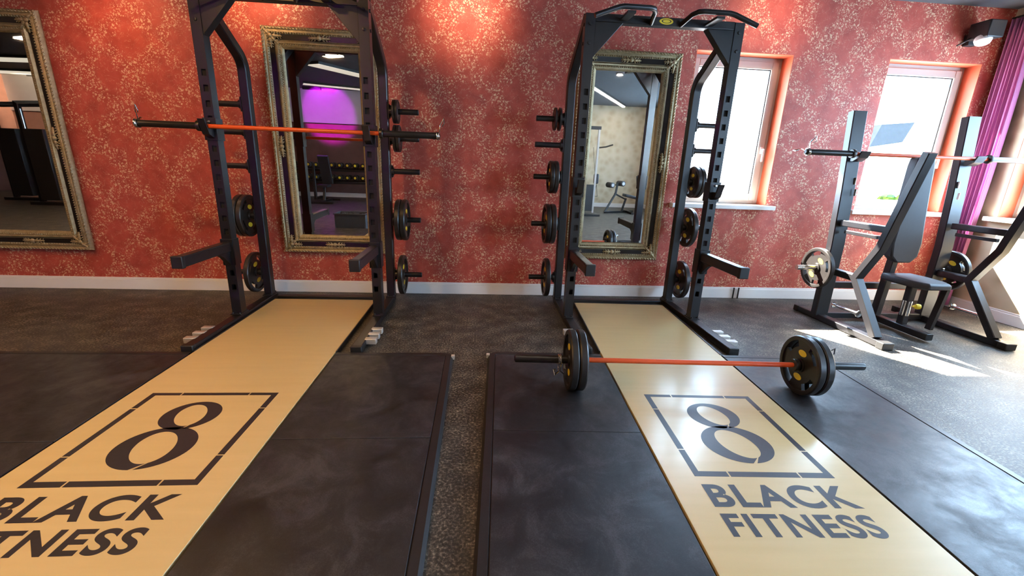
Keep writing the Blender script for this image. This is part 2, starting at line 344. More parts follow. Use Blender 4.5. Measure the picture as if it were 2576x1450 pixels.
# ------------------------------------------------------------------ gilt mirrors
def gilt_mirror(x0, x1, z0, z1, label, tilt):
    Wd, Ht = x1-x0, z1-z0
    rt = root('framed_mirror', ((x0+x1)/2, -.028, z0), label, 'mirror', 'ornate gilt wall mirrors')
    rt.rotation_euler = (tilt, 0, 0)
    X0, X1 = -Wd/2, Wd/2
    def loops(prof, name, mat):
        mb = MB(); rings = []
        for (i, h) in prof: rings.append([mb.bm.verts.new(q) for q in ((X0+i, -h, i), (X1-i, -h, i), (X1-i, -h, Ht-i), (X0+i, -h, Ht-i))])
        for r1, r2 in zip(rings, rings[1:]):
            for k in range(4): mb.bm.faces.new((r1[k], r1[(k+1) % 4], r2[(k+1) % 4], r2[k]))
        return mb.build(name, mat, rt, angle=30)
    fr = loops([(.004, 0), (0, .012), (.004, .03), (.016, .044), (.026, .046), (.034, .040), (.040, .044), (.052, .046), (.062, .036), (.066, .030), (.112, .020), (.118, .030), (.128, .040), (.140, .036), (.146, .026), (.158, .026), (.172, .018), (.182, .008), (.184, .004), (.184, 0), (.004, 0)], 'frame', 'gold_leaf')
    loops([(.067, .0300), (.068, .0325), (.109, .0240), (.110, .021)], 'frame_channel', 'gold_dark')
    MB().box((X0+.17, -.006, .17), (X1-.17, -.001, Ht-.17)).build('mirror_glass', 'mirror_glass', rt, smooth=False)
    def beads(i, h, r, step, sc=(1, 1, 1)):
        bd = MB()
        for (ax, ay, bx, by) in ((X0+i, i, X1-i, i), (X0+i, Ht-i, X1-i, Ht-i), (X0+i, i, X0+i, Ht-i), (X1-i, i, X1-i, Ht-i)):
            Ln = math.hypot(bx-ax, by-ay); n = int(Ln/step)
            for k in range(n+1):
                t = k/n; bd.ball((ax+(bx-ax)*t, -h, ay+(by-ay)*t), r, sc, u=6, v=4)
        bd.build('beading', 'gold_leaf', rt)
    beads(.060, .041, .008, .022); beads(.150, .030, .0075, .020)
    lf = MB()   # twisted leaf edge
    for (ax, ay, bx, by) in ((X0+.018, .018, X1-.018, .018), (X0+.018, Ht-.018, X1-.018, Ht-.018), (X0+.018, .018, X0+.018, Ht-.018), (X1-.018, .018, X1-.018, Ht-.018)):
        Ln = math.hypot(bx-ax, by-ay); n = int(Ln/.028); d = V((bx-ax, 0, by-ay)).normalized()
        for k in range(n+1):
            t = k/n; rot = Matrix.Rotation(math.atan2(d.z, d.x)+.8, 3, 'Y') if 0 else Matrix.Rotation(-math.atan2(d.z, d.x)+.7, 3, 'Y')
            lf.ball((ax+(bx-ax)*t, -.044, ay+(by-ay)*t), .017, (1, .5, .42), u=6, v=4, rot=rot)
    lf.build('leaf_border', 'gold_leaf', rt)
    def ornament(cx, cz, dirs, name):
        mb = MB(); mb.ball((cx, -.048, cz), .022, (1, .6, 1))
        for a in dirs:
            c, s_ = math.cos(a), math.sin(a); rot = Matrix.Rotation(-a, 3, 'Y')
            for q, (d, sz) in enumerate(((.035, .022), (.062, .018), (.084, .012))):
                mb.ball((cx+c*d, -.046+q*.004, cz+s_*d), sz, (1.25, .45, .6), u=8, v=5, rot=rot)
                for sg in (-1, 1):
                    mb.ball((cx+c*d-sg*s_*.014, -.042+q*.004, cz+s_*d+sg*c*.014), sz*.6, (1.2, .5, .5), u=6, v=4, rot=Matrix.Rotation(-a-sg*.7, 3, 'Y'))
        mb.build(name, 'gold_leaf', rt)
    i = .085
    for sx, sz in ((0, 0), (1, 0), (0, 1), (1, 1)):
        cx = X0+i if sx == 0 else X1-i; cz = i if sz == 0 else Ht-i
        ax = 0 if sx == 0 else pi; az = pi/2 if sz == 0 else -pi/2
        ornament(cx, cz, (ax, az, math.atan2(math.sin(az), math.cos(ax)), math.atan2(-math.sin(az), -math.cos(ax))), 'corner_ornament')
    ornament(0, .088, (0, pi), 'centre_ornament'); ornament(0, Ht-.088, (0, pi), 'centre_ornament')
    ornament(X0+.088, Ht/2, (pi/2, -pi/2), 'centre_ornament'); ornament(X1-.088, Ht/2, (pi/2, -pi/2), 'centre_ornament')
    return rt
gilt_mirror(-1.954, -.942, .43, 2.47, 'gilt mirror behind the left squat rack, reflecting purple light', .013)
gilt_mirror(.905, 1.914, .423, 2.443, 'tall gilt framed mirror behind the right squat rack, reflecting the tan wall', .010)
gilt_mirror(-4.79, -3.77, .405, 2.48, 'gilt mirror at the far left of the red wall, cut off by the picture edge', .012)

# ------------------------------------------------------------------ lifting platforms
def text_mesh(s, x0, x1, y0, y1, z, name, parent, off=.03):
    cu = bpy.data.curves.new(name, 'FONT'); cu.body = s; cu.offset = off; cu.space_character = 1.12
    o = bpy.data.objects.new('tmp', cu); COL.objects.link(o)
    dg = bpy.context.evaluated_depsgraph_get(); me = bpy.data.meshes.new_from_object(o.evaluated_get(dg)); bpy.data.objects.remove(o)
    xs = [v.co.x for v in me.vertices]; ys = [v.co.y for v in me.vertices]
    for v in me.vertices:
        v.co.x = x0+(v.co.x-min(xs))/(max(xs)-min(xs))*(x1-x0); v.co.y = y0+(v.co.y-min(ys))/(max(ys)-min(ys))*(y1-y0); v.co.z = z
    me.materials.clear(); me.materials.append(MAT['logo_black']); r = bpy.data.objects.new(name, me); COL.objects.link(r); r.parent = parent; return r
def arc_outer(cx, cy, rx, ry, n=56, rot=0): 
    c, s_ = math.cos(rot), math.sin(rot)
    return [(cx+rx*math.cos(2*pi*k/n)*c-ry*math.sin(2*pi*k/n)*s_, cy+rx*math.cos(2*pi*k/n)*s_+ry*math.sin(2*pi*k/n)*c) for k in range(n)]
def platform(xc, hw, rz, logo, mats, label, edge_far, seams=True):
    p = root('lifting_platform', (xc, -1.5, 0), label, 'lifting platform', 'weightlifting platforms with wooden centre', rz)
    T = .03; yf = edge_far+1.5; yn = -2.30
    MB().box((-hw, yn, .001), (hw, yf, T)).build('wood_deck', 'birch', p, bevel=.002)
    ed = MB()
    for sx in (-1, 1):
        a, b = sorted((sx*hw, sx*(hw+.008))); ed.box((a, -.10, .001), (b, yf+.012, T+.004))
    ed.box((-hw, yf, .001), (hw, yf+.012, T+.004)); ed.build('edge_strip', 'strip_edge', p)
    z = T+.0006; (lx0, lx1, ly0, ly1) = logo; cx = (lx0+lx1)/2
    fr = MB(); t = .034
    def q(x0, y0, x1, y1): fr.box((x0, y0, T-.002), (x1, y1, z))
    g = .008
    q(lx0, ly1-t*.8, lx0+.16, ly1); q(lx0+.16+g, ly1-t*.8, lx1-.16, ly1); q(lx1-.16+g, ly1-t*.8, lx1, ly1)
    q(lx0, ly0, lx0+.16, ly0+t); q(lx0+.16+g, ly0, lx1-.16, ly0+t); q(lx1-.16+g, ly0, lx1, ly0+t)
    for xx in ((lx0, lx0+t*.9), (lx1-t*.9, lx1)):
        q(xx[0], ly0+t, xx[1], ly0+.19); q(xx[0], ly0+.19+g, xx[1], ly1-.17); q(xx[0], ly1-.17+g, xx[1], ly1-t*.8)
    fr.build('logo_frame', 'logo_black', p, smooth=False)
    em = MB(); H8 = (ly1-ly0)*.74; yc = (ly0+ly1)/2
    def ring(c, r1, r2, rot, brk):
        o1 = arc_outer(*c, *r1); o2 = arc_outer(*c, *r2, rot=rot); n = len(o1)
        va = [em.bm.verts.new((*a, z)) for a in o1]; vb = [em.bm.verts.new((*a, z)) for a in o2]
        for k in range(n):
            if k in brk: continue
            em.bm.faces.new((va[k], va[(k+1) % n], vb[(k+1) % n], vb[k]))
    ring((cx, yc+H8*.265), (.140, H8*.235), (.070, H8*.185), .35, (43,))
    ring((cx, yc-H8*.215), (.172, H8*.285), (.086, H8*.222), .35, (42,))
    em.build('logo_numeral', 'logo_black', p, smooth=False)
    text_mesh('BLACK', lx0+.005, lx1-.01, ly0-.185, ly0-.05, z, 'lettering', p)
    text_mesh('FITNESS', lx0+.005, lx1-.025, ly0-.335, ly0-.218, z, 'lettering', p)
    for (mx0, mx1, inner) in mats:                # rubber tiles, edging on the side away from the wood
        yfar = -.10 if rz == 0 else (-.10 if inner > 0 else -.135); seam = -1.13
        dx = .055; xa, xb = (mx0+dx, mx1) if inner < 0 else (mx0, mx1-dx)
        for (ya, yb) in (((seam+.002, yfar-dx), (yn, seam-.002)) if (inner < 0 or rz == 0) else ((yn, yfar-dx),)):
            MB().box((xa, ya, .001), (xb, yb, T)).build('rubber_tile', 'mat_rubber', p, bevel=.002)
        xo = mx0 if inner < 0 else mx1; xi = xa if inner < 0 else xb; s_ = 1 if inner < 0 else -1; r = .075
        path_o = [(xo, yn)]+[(xo+s_*(r-r*math.cos(a)), yfar-r+r*math.sin(a)) for a in [k*pi/12 for k in range(7)]]+[(xb if inner < 0 else xa, yfar)]
        path_i = [(xi, yn)]+[(xi+s_*(.02-.02*math.cos(a)), yfar-dx-.02+.02*math.sin(a)) for a in [k*pi/12 for k in range(7)]]+[(xb if inner < 0 else xa, yfar-dx)]
        mb = MB()
        prof = lambda o_, i_: [(o_, .001), (o_, .012), ((o_[0]*.75+i_[0]*.25, o_[1]*.75+i_[1]*.25), T+.001), ((o_[0]*.12+i_[0]*.88, o_[1]*.12+i_[1]*.88), T+.001), ((o_[0]*.06+i_[0]*.94, o_[1]*.06+i_[1]*.94), T-.006), (i_, T-.006), (i_, .001)]
        rings = [[mb.bm.verts.new((pt[0], pt[1], zz)) for pt, zz in prof(o_, i_)] for o_, i_ in zip(path_o, path_i)]
        for r1, r2 in zip(rings, rings[1:]):
            for k in range(6): mb.bm.faces.new((r1[k], r1[k+1], r2[k+1], r2[k]))
        mb.build('edging', 'rubber_black', p)
        cb = MB(); cb.box((xo-s_*.012, yfar-.075, .004), (xo+s_*.012, yfar-.045, .034)); cb.build('corner_clip', 'steel_light', p, bevel=.003)
    return p
platform(-1.482, .477, 0, (-.355, .335, -1.44, -.68), [(-2.25, -.489, -1), (.489, 1.310, 1)],
         'lifting platform on the left with warm-toned wooden centre and black rubber mats', -.362)
platform(1.3825, .456, -.047, (-.325, .325, -1.46, -.73), [(-1.296, -.468, -1), (.468, 1.255, 1)],
         'lifting platform on the right with pale daylit wooden centre and black rubber mats', -.385)

# ------------------------------------------------------------------ squat racks
PEGZ = [1.78, 1.552, 1.263, .82, .283]
def slotted(mb, x0, x1, y0, y1, z0, z1, slots, sw, sh, sx):
    """square post whose front (-y) face has real openings"""
    bm = mb.bm; zs = sorted({z0, z1}|{s-sh/2 for s in slots}|{s+sh/2 for s in slots}); xs = [x0, sx-sw/2, sx+sw/2, x1]; t = .005
    g = {}
    def v(x, y, z):
        k = (round(x, 5), round(y, 5), round(z, 5))
        if k not in g: g[k] = bm.verts.new((x, y, z))
        return g[k]
    for za, zb in zip(zs, zs[1:]):
        zc = (za+zb)/2; hole_row = any(abs(zc-s) < sh/2 for s in slots)
        for i in range(3):
            if i == 1 and hole_row:
                a, b = xs[1], xs[2]
                for (p, q_) in (((a, za), (a, zb)), ((b, zb), (b, za)), ((a, zb), (b, zb)), ((b, za), (a, za))):
                    bm.faces.new((v(p[0], y0, p[1]), v(q_[0], y0, q_[1]), v(q_[0], y0+.02, q_[1]), v(p[0], y0+.02, p[1])))
                continue
            bm.faces.new((v(xs[i], y0, za), v(xs[i+1], y0, za), v(xs[i+1], y0, zb), v(xs[i], y0, zb)))
        for (xa, ya, xb, yb) in ((x0, y0, x0, y1), (x1, y0, x1, y1)): bm.faces.new((v(xa, ya, za), v(xb, yb, za), v(xb, yb, zb), v(xa, ya, zb)))
        bm.faces.new((v(x0, y1, za), v(x1, y1, za), v(x1, y1, zb), v(x0, y1, zb)))
    for z in (z0, z1): bm.faces.new([v(x, y0, z) for x in xs]+[v(x1, y1, z), v(x0, y1, z)])
def half_rack(xc, label, cupz):
    rt = root('squat_rack', (xc, 0, 0), label, 'squat rack', 'black half racks on the platforms')
    W = .62; T = .075
    slots = [.76+.106*k for k in range(12)]
    for s in (-1, 1):
        x0, x1 = sorted((s*W, s*(W-T))); xm = (x0+x1)/2
        mb = MB(); slotted(mb, x0, x1, -.915, -.835, .055, 2.47, slots+[.42, .30], .034, .046, xm-s*.006)
        up = mb.build('front_upright', 'powder_black', rt, angle=30)
        mb = MB(); mb.box((x0+.006, -.9, .76-.05), (x1-.006, -.893, 2.0)); mb.build('slot_shade_sheet', 'slot_shade', up)  # near-black sheet, paints the shade inside the hollow post
        # rear upright bending forward to the head of the front one
        pts = [(xm, -.3165, .055), (xm, -.3165, 2.04)]
        for k in range(1, 7):
            a = k/6*math.radians(58); R0 = .16; pts.append((xm, -.3165-R0*(1-math.cos(a)), 2.04+R0*math.sin(a)))
        e = pts[-1]; dd = (math.sin(math.radians(58)), math.cos(math.radians(58))); Ln = (e[1]+.845)/dd[0]
        pts.append((xm, e[1]-dd[0]*Ln, e[2]+dd[1]*Ln))
        MB().sq(pts, T, T, (1, 0, 0)).build('rear_upright', 'powder_black', rt, angle=25)
        # floor rail with foot
        ra, rb = sorted((s*(W-.008), s*(W-.083)))
        rl = MB().box((ra, -1.56, .004), (rb, -.24, .062)).build('floor_rail', 'powder_black', rt, bevel=.006)
        MB().box((ra-.003, -1.595, .002), (rb+.003, -1.555, .066)).build('rubber_foot', 'cap_black', rl, bevel=.006)
        for yy in (-.875, -.3165):
            fl = MB(); fl.box((x0-.006, yy-.062, .062), (x1+.006, yy+.062, .072))
            for y2 in (yy-.051, yy+.051):
                for xx in (x0+.01, x1-.01): fl.lathe([(0, .012), (.009, .012), (.009, 0)], (xx, y2, .071), (0, 0, 1), 8)
            fl.build('base_flange', 'powder_black', rt, bevel=.002)
        # three band pegs at the front of the rail
        for k, yy in enumerate((-1.22, -1.325, -1.43)):
            pg = MB(); a = s*(W-.02); pg.box((min(a, a+s*.085), yy-.024, .022), (max(a, a+s*.085), yy+.024, .066)); pg.build('band_peg', 'steel_light', rt, bevel=.005)
        # gusset with a return flange
        zt = 2.418; xi = s*(W-T)
        gs = MB(); gs.prism([(xi, -.909, zt), (xi-s*.215, -.909, zt), (xi, -.909, zt-.245)], (0, .07, 0)); gs.build('gusset', 'powder_black', rt, bevel=.003)
        # storage pegs
        for z in PEGZ:
            pg = MB(); o = s*W
            pg.lathe([(0, .265), (.021, .265), (.0245, .261), (.0245, 0), (0, 0)], (o, -.3165, z), (s, 0, 0), 20)
            pe = pg.build('storage_peg', 'powder_black', rt)
            f = MB(); a, b = sorted((o, o+s*.008)); f.box((a, -.352, z-.06), (b, -.281, z+.06))
            for dz in (-.042, .042): f.lathe([(0, .016), (.011, .016), (.011, 0)], (o+s*.008, -.3165, z+dz), (s, 0, 0), 6)
            f.lathe([(.036, 0), (.036, .022), (.0245, .024)], (o+s*.008, -.3165, z), (s, 0, 0), 20)
            f.build('peg_flange', 'powder_black', pe, bevel=.001)
        # pull-up handle
        hp = [(s*.115, -.90, 2.43), (s*.14, -1.04, 2.462), (s*.165, -1.085, 2.468), (s*.20, -1.10, 2.468), (s*.39, -1.10, 2.468), (s*.43, -1.105, 2.458), (s*.60, -1.12, 2.392)]
        h_ = MB().tube(hp, .0175, 14, (0, 0, 1)).build('pull_up_handle', 'powder_black', rt)
        MB().box((min(s*.30, s*.36), -1.10, 2.43), (max(s*.30, s*.36), -.90, 2.447)).build('handle_bracket', 'powder_black', h_)
        # J-cup
        jc = MB(); cz = cupz
        jc.box((x0-.008, -.925, cz-.10), (x1+.008, -.915, cz+.06)); jc.box((x0-.01, -.925, cz-.10), (x0-.002, -.83, cz+.06)); jc.box((x1+.002, -.925, cz-.10), (x1+.01, -.83, cz+.06))
        jc.prism([(x0+.012, -.925, cz-.02), (x0+.012, -.925, cz-.085), (x0+.012, -.985, cz-.06), (x0+.012, -1.03, cz+.045), (x0+.012, -1.015, cz+.045), (x0+.012, -.985, cz-.02)], (x1-x0-.024, 0, 0))
        j = jc.build('bar_cup', 'powder_black', rt, bevel=.002)
        bt = MB()
        for dz in (-.07, .03): bt.lathe([(0, .012), (.01, .010), (.012, 0)], (xm, -.925, cz+dz), (0, -1, 0), 10)
        bt.build('bolt', 'chrome', j)
        # spotter arm
        az = .642; ar = MB(); ar.sq([(xm, -.93, az), (xm, -1.50, az)], .066, .078, (0, 0, 1))
        ar.prism([(x0+.02, -.925, az-.03), (x0+.02, -1.10, az-.03), (x0+.02, -1.02, az-.07), (x0+.02, -.965, az-.12), (x0+.02, -.925, az-.155)], (T-.04, 0, 0))
        am = ar.build('spotter_arm', 'powder_black', rt, bevel=.003)
        MB().box((xm-.037, -1.532, az-.043), (xm+.037, -1.498, az+.043)).build('end_cap', 'cap_black', am, bevel=.005)
        sv = MB(); sv.box((x0-.01, -.926, az-.155), (x1+.01, -.915, az+.06)); sv.box((x0-.01, -.926, az-.155), (x0-.002, -.83, az+.06)); sv.box((x1+.002, -.926, az-.155), (x1+.01, -.83, az+.06)); sv.build('arm_bracket', 'powder_black', am, bevel=.002)
        # bolts at the head
        bt = MB()
        for z in (2.40, 2.27):
            bt.lathe([(0, .01), (.011, .008), (.013, 0)], (xm, -.915, z), (0, -1, 0), 12); bt.lathe([(0, .01), (.011, .008), (.013, 0)], (s*W, -.875, z), (s, 0, 0), 12)
        bt.build('head_bolts', 'powder_black', up)
    MB().box((-W+T, -.91, 2.418), (W-T, -.84, 2.475)).build('top_beam', 'powder_black', rt, bevel=.004)
    MB().box((-W+.115, -.345, .004), (W-.115, -.285, .055)).build('rear_beam', 'powder_black', rt, bevel=.004)
    bd = MB(); bd.lathe([(0, .004), (.052, .004), (.055, 0)], (0, 0, 0), (0, -1, 0), 32)
    for v in bd.bm.verts: v.co = V((v.co.x, v.co.y-.910, 2.447+v.co.z*.40))
    bg_ = bd.build('oval_badge', 'yellow_print', rt)
    rg = MB().lathe([(.030, 0), (.034, .0012), (.038, 0)], (0, 0, 0), (0, -1, 0), 32)
    for v in rg.bm.verts: v.co = V((v.co.x, v.co.y-.914, 2.447+v.co.z*.34))
    rg.build('badge_ring', 'cap_black', bg_)
    return rt
half_rack(-1.441, 'black half rack on the left platform, holding an orange barbell at chest height', 1.555)
half_rack(1.3904, 'black half rack on the right platform, empty bar cups, in front of the window', 1.22)

# ------------------------------------------------------------------ weight plates (axis along local x, centre at origin)
def make_plate(dia, th, prints=True, holes=4):
    R0 = dia/2; rt = root('weight_plate', (0, 0, 0), 'plate', 'weight plate')
    seg = 64; mb = MB(); bm = mb.bm; h = th/2
    rs = [.0275, R0*.24, R0*.245, R0*.62, R0*.83, R0*.84, R0*.90, R0*.97, R0]
    hs_ = [h*.85, h*.85, h*.45, h*.45, h*.45, h*.92, h, h*.95, h*.62]
    if holes == 0: rs = [.0275, R0*.5, R0*.55, R0*.85, R0*.88, R0]; hs_ = [h, h, h*.7, h*.7, h, h*.8]
    def P(r, k, x): a = 2*pi*k/seg; return (x, r*math.cos(a), r*math.sin(a))
    F = [[[bm.verts.new(P(r, k, sg*hh)) for k in range(seg)] for r, hh in zip(rs, hs_)] for sg in (-1, 1)]
    def hole(i, k):
        if holes == 0 or i != 3: return False
        return abs(k % (seg/holes)-seg/holes/2+.5) < 4.2
    for i in range(len(rs)-1):
        for k in range(seg):
            k2 = (k+1) % seg
            if hole(i, k):
                for (a, b) in (((i, k), (i, k2)), ((i+1, k2), (i+1, k))): bm.faces.new((F[0][a[0]][a[1]], F[0][b[0]][b[1]], F[1][b[0]][b[1]], F[1][a[0]][a[1]]))
                if not hole(i, (k-1) % seg): bm.faces.new((F[0][i][k], F[0][i+1][k], F[1][i+1][k], F[1][i][k]))
                if not hole(i, k2): bm.faces.new((F[0][i][k2], F[0][i+1][k2], F[1][i+1][k2], F[1][i][k2]))
                continue
            for sd in (0, 1): bm.faces.new((F[sd][i][k], F[sd][i][k2], F[sd][i+1][k2], F[sd][i+1][k]))
    for k in range(seg):
        k2 = (k+1) % seg
        bm.faces.new((F[0][-1][k], F[0][-1][k2], F[1][-1][k2], F[1][-1][k])); bm.faces.new((F[0][0][k], F[0][0][k2], F[1][0][k2], F[1][0][k]))
    mb.build('plate_body', 'plate_rubber', rt, angle=28)
    hb = MB().lathe([(.0265, -h*.9), (.040, -h*.9), (.042, -h*.8), (.042, h*.8), (.040, h*.9), (.0265, h*.9)], (0, 0, 0), (1, 0, 0), 28); hb.build('hub_ring', 'sleeve_black', rt)
    if prints:
        for sg in (-1, 1):
            for a in ((0, pi) if holes else ()):
                pr = MB(); cz = R0*.42*math.cos(a); x = sg*(h*.45+.0002); x0_, x1_ = min(x, x+sg*.0015), max(x, x+sg*.0015)
                top = [(x0_, math.sin(t)*R0*.19, cz+math.cos(t)*R0*.11) for t in [k*pi/10 for k in range(20)]]
                pr.prism(top, (x1_-x0_, 0, 0)); pr.build('yellow_marking', 'yellow_print', rt, smooth=False)
    index(rt); return rt
PR = {}
def plate(kind, loc, label, group, rx=0, rz=0):
    if kind not in PR:
        PR[kind] = {'L': lambda: make_plate(.385, .048), 'F': lambda: make_plate(.372, .048), 'M': lambda: make_plate(.30, .04), 'S': lambda: make_plate(.20, .022, False, 0), 'T': lambda: make_plate(.235, .026, False, 0)}[kind]()
        o = PR[kind]
    else: o = copy_tree(PR[kind])
    o.location = loc; o.rotation_euler = (rx, 0, rz); o['label'] = label; o['group'] = group; return o
xl, xr = -1.441, 1.3904
def hang(xc, s, off, z, kind, label, group, rx=0):
    # plates hang on the peg: bore 1.5 mm larger than the peg
    plate(kind, (xc+s*off, -.3165, z-.0014), label, group, rx)
GA = 'plates on the left rack'; GB = 'plates on the right rack'
hang(xl, 1, .672, 1.78, 'S', 'small plate nearest the post, top peg left rack right side', GA)
hang(xl, 1, .698, 1.78, 'S', 'small plate outermost on the top peg, left rack right side', GA)
hang(xl, 1, .674, 1.552, 'T', 'smallish plate nearest the post, behind the orange barbell sleeve', GA)
hang(xl, 1, .704, 1.552, 'T', 'smallish plate outermost, behind the orange barbell sleeve', GA)
hang(xl, 1, .686, .82, 'L', 'large plate nearest the post, fourth peg, left rack right side', GA, .3)
hang(xl, 1, .738, .82, 'L', 'large plate with yellow marks, outermost on fourth peg, left rack right side', GA, -.2)
hang(xl, 1, .700, .283, 'L', 'large plate on the lowest peg, left rack right side', GA, .1)
hang(xl, -1, .690, .82, 'L', 'upper large plate with yellow marks left rack left side', GA, -.15)
hang(xl, -1, .742, .82, 'L', 'large plate outermost on fourth peg, left rack left side', GA, .5)
hang(xl, -1, .690, .283, 'L', 'large plate on the lowest peg, left rack left side', GA, .2)
hang(xr, -1, .670, 1.78, 'S', 'small plate nearest the post, top peg right rack left side', GB)
hang(xr, -1, .712, 1.78, 'S', 'small plate set apart, outermost on the top peg, right rack left side', GB)
hang(xr, -1, .680, 1.263, 'M', 'medium plate nearest the post, third peg right rack left side', GB, .2)
hang(xr, -1, .722, 1.263, 'M', 'medium plate outermost on the third peg, right rack left side', GB, -.1)
hang(xr, -1, .684, .82, 'L', 'large plate nearest the post, fourth peg right rack left side', GB, .2)
hang(xr, -1, .736, .82, 'L', 'large plate outermost on the fourth peg, right rack left side', GB, .6)
hang(xr, -1, .712, .283, 'L', 'large plate on the lowest peg, right rack left side', GB)
hang(xr, 1, .682, 1.263, 'M', 'medium plate nearest the post, in front of the window, right rack right side', GB)
hang(xr, 1, .724, 1.263, 'M', 'medium plate outermost, in front of the window, right rack right side', GB, .4)
hang(xr, 1, .690, .82, 'L', 'large shiny plate just below the window sill, right rack right side', GB, .1)
hang(xr, 1, .690, .283, 'L', 'large plate on the lowest peg, right rack right side', GB, -.1)

# ------------------------------------------------------------------ barbells
def make_barbell(shaft='orange_bar', thick=.0155):
    rt = root('barbell', (0, 0, 0), 'barbell', 'barbell', 'orange barbells')
    MB().lathe([(thick, -.66), (thick, .66)], (0, 0, 0), (1, 0, 0), 24).build('shaft', shaft, rt)
    for s in (-1, 1):
        MB().lathe([(thick, 0), (.036, .002), (.038, .006), (.038, .026), (.034, .03), (.0245, .031)], (s*.642, 0, 0), (s, 0, 0), 28).build('collar', 'sleeve_black', rt)
        sl = MB().lathe([(.0245, .028), (.0245, .445), (.023, .452), (.015, .458), (.015, .456), (0, .456)], (s*.642, 0, 0), (s, 0, 0), 28).build('sleeve', 'sleeve_black', rt)
    index(rt); return rt
bar1 = make_barbell(); bar1.location = (-1.412, -.968, 1.5525); bar1.rotation_euler = (0, 0, .006)
tag(bar1, 'orange barbell without plates resting on the left rack at chest height')
bar2 = copy_tree(bar1); bar2.location = (1.3258, -2.1541, .2165); bar2.rotation_euler = (0, 0, -.049)
tag(bar2, 'orange barbell loaded with plates lying on the right platform')
def on_bar(x): c, s = math.cos(-.049), math.sin(-.049); return (1.3258+x*c, -2.1541+x*s, .2165)
GC = 'plates on the floor barbell'
plate('F', on_bar(-.700), 'black plate inner of two at the left end of the floor barbell', GC, .1, -.049)
plate('F', on_bar(-.752), 'black plate outer of two at the left end of the floor barbell', GC, -.3, -.049)
plate('F', on_bar(.700), 'black plate facing the camera at the right end of the floor barbell', GC, .0, -.049)
plate('F', on_bar(.752), 'black plate behind the front one at the right end of the floor barbell', GC, .0, -.049)

def make_clip():
    rt = root('spring_collar', (0, 0, 0), 'clip', 'spring collar', 'chrome spring collars')
    R0 = .0292; pts = []
    for k in range(3*20+1): a = 2*pi*k/20; pts.append((-.011+.022*k/60, R0*math.cos(a), R0*math.sin(a)))
    MB().tube(pts, .0038, 8, (1, 0, 0)).build('coil', 'chrome', rt)
    for s, ang in ((-1, -.5), (1, .5)):
        c, sn = math.cos(ang), math.sin(ang); d = V((0, c, sn)); t = V((0, -sn, c)); o = V((.011*s, 0, 0))+d*R0
        loop = [o, o+d*.04, o+d*.055+t*.006*s, o+d*.075+t*.02*s+V((s*.015, 0, 0)), o+d*.095+t*.036*s+V((s*.03, 0, 0)), o+d*.06+t*.03*s+V((s*.035, 0, 0)), o+d*.045+t*.012*s+V((s*.02, 0, 0))]
        MB().tube(loop, .0038, 8, (1, .2, .1)).build('squeeze_handle', 'chrome', rt)
    index(rt); return rt
clip = make_clip()
def put_clip(loc, rx, rz, label, first=False):
    o = clip if first else copy_tree(clip); o.location = loc; o.rotation_euler = (rx, 0, rz); o['label'] = label
b1 = lambda x: (-1.412+x*math.cos(.006), -.968+x*math.sin(.006), 1.5525)
put_clip(b1(-1.085), 1.2, .006, 'chrome spring collar at the left end of the racked barbell', True)
put_clip(b1(1.085), .6, .006, 'chrome spring collar at the right end of the racked barbell')
put_clip(on_bar(-.822), -2.0, -.049, 'chrome spring collar beside the left plates of the floor barbell')
put_clip(on_bar(.822), 1.0, -.049, 'chrome spring collar beside the right plates of the floor barbell')

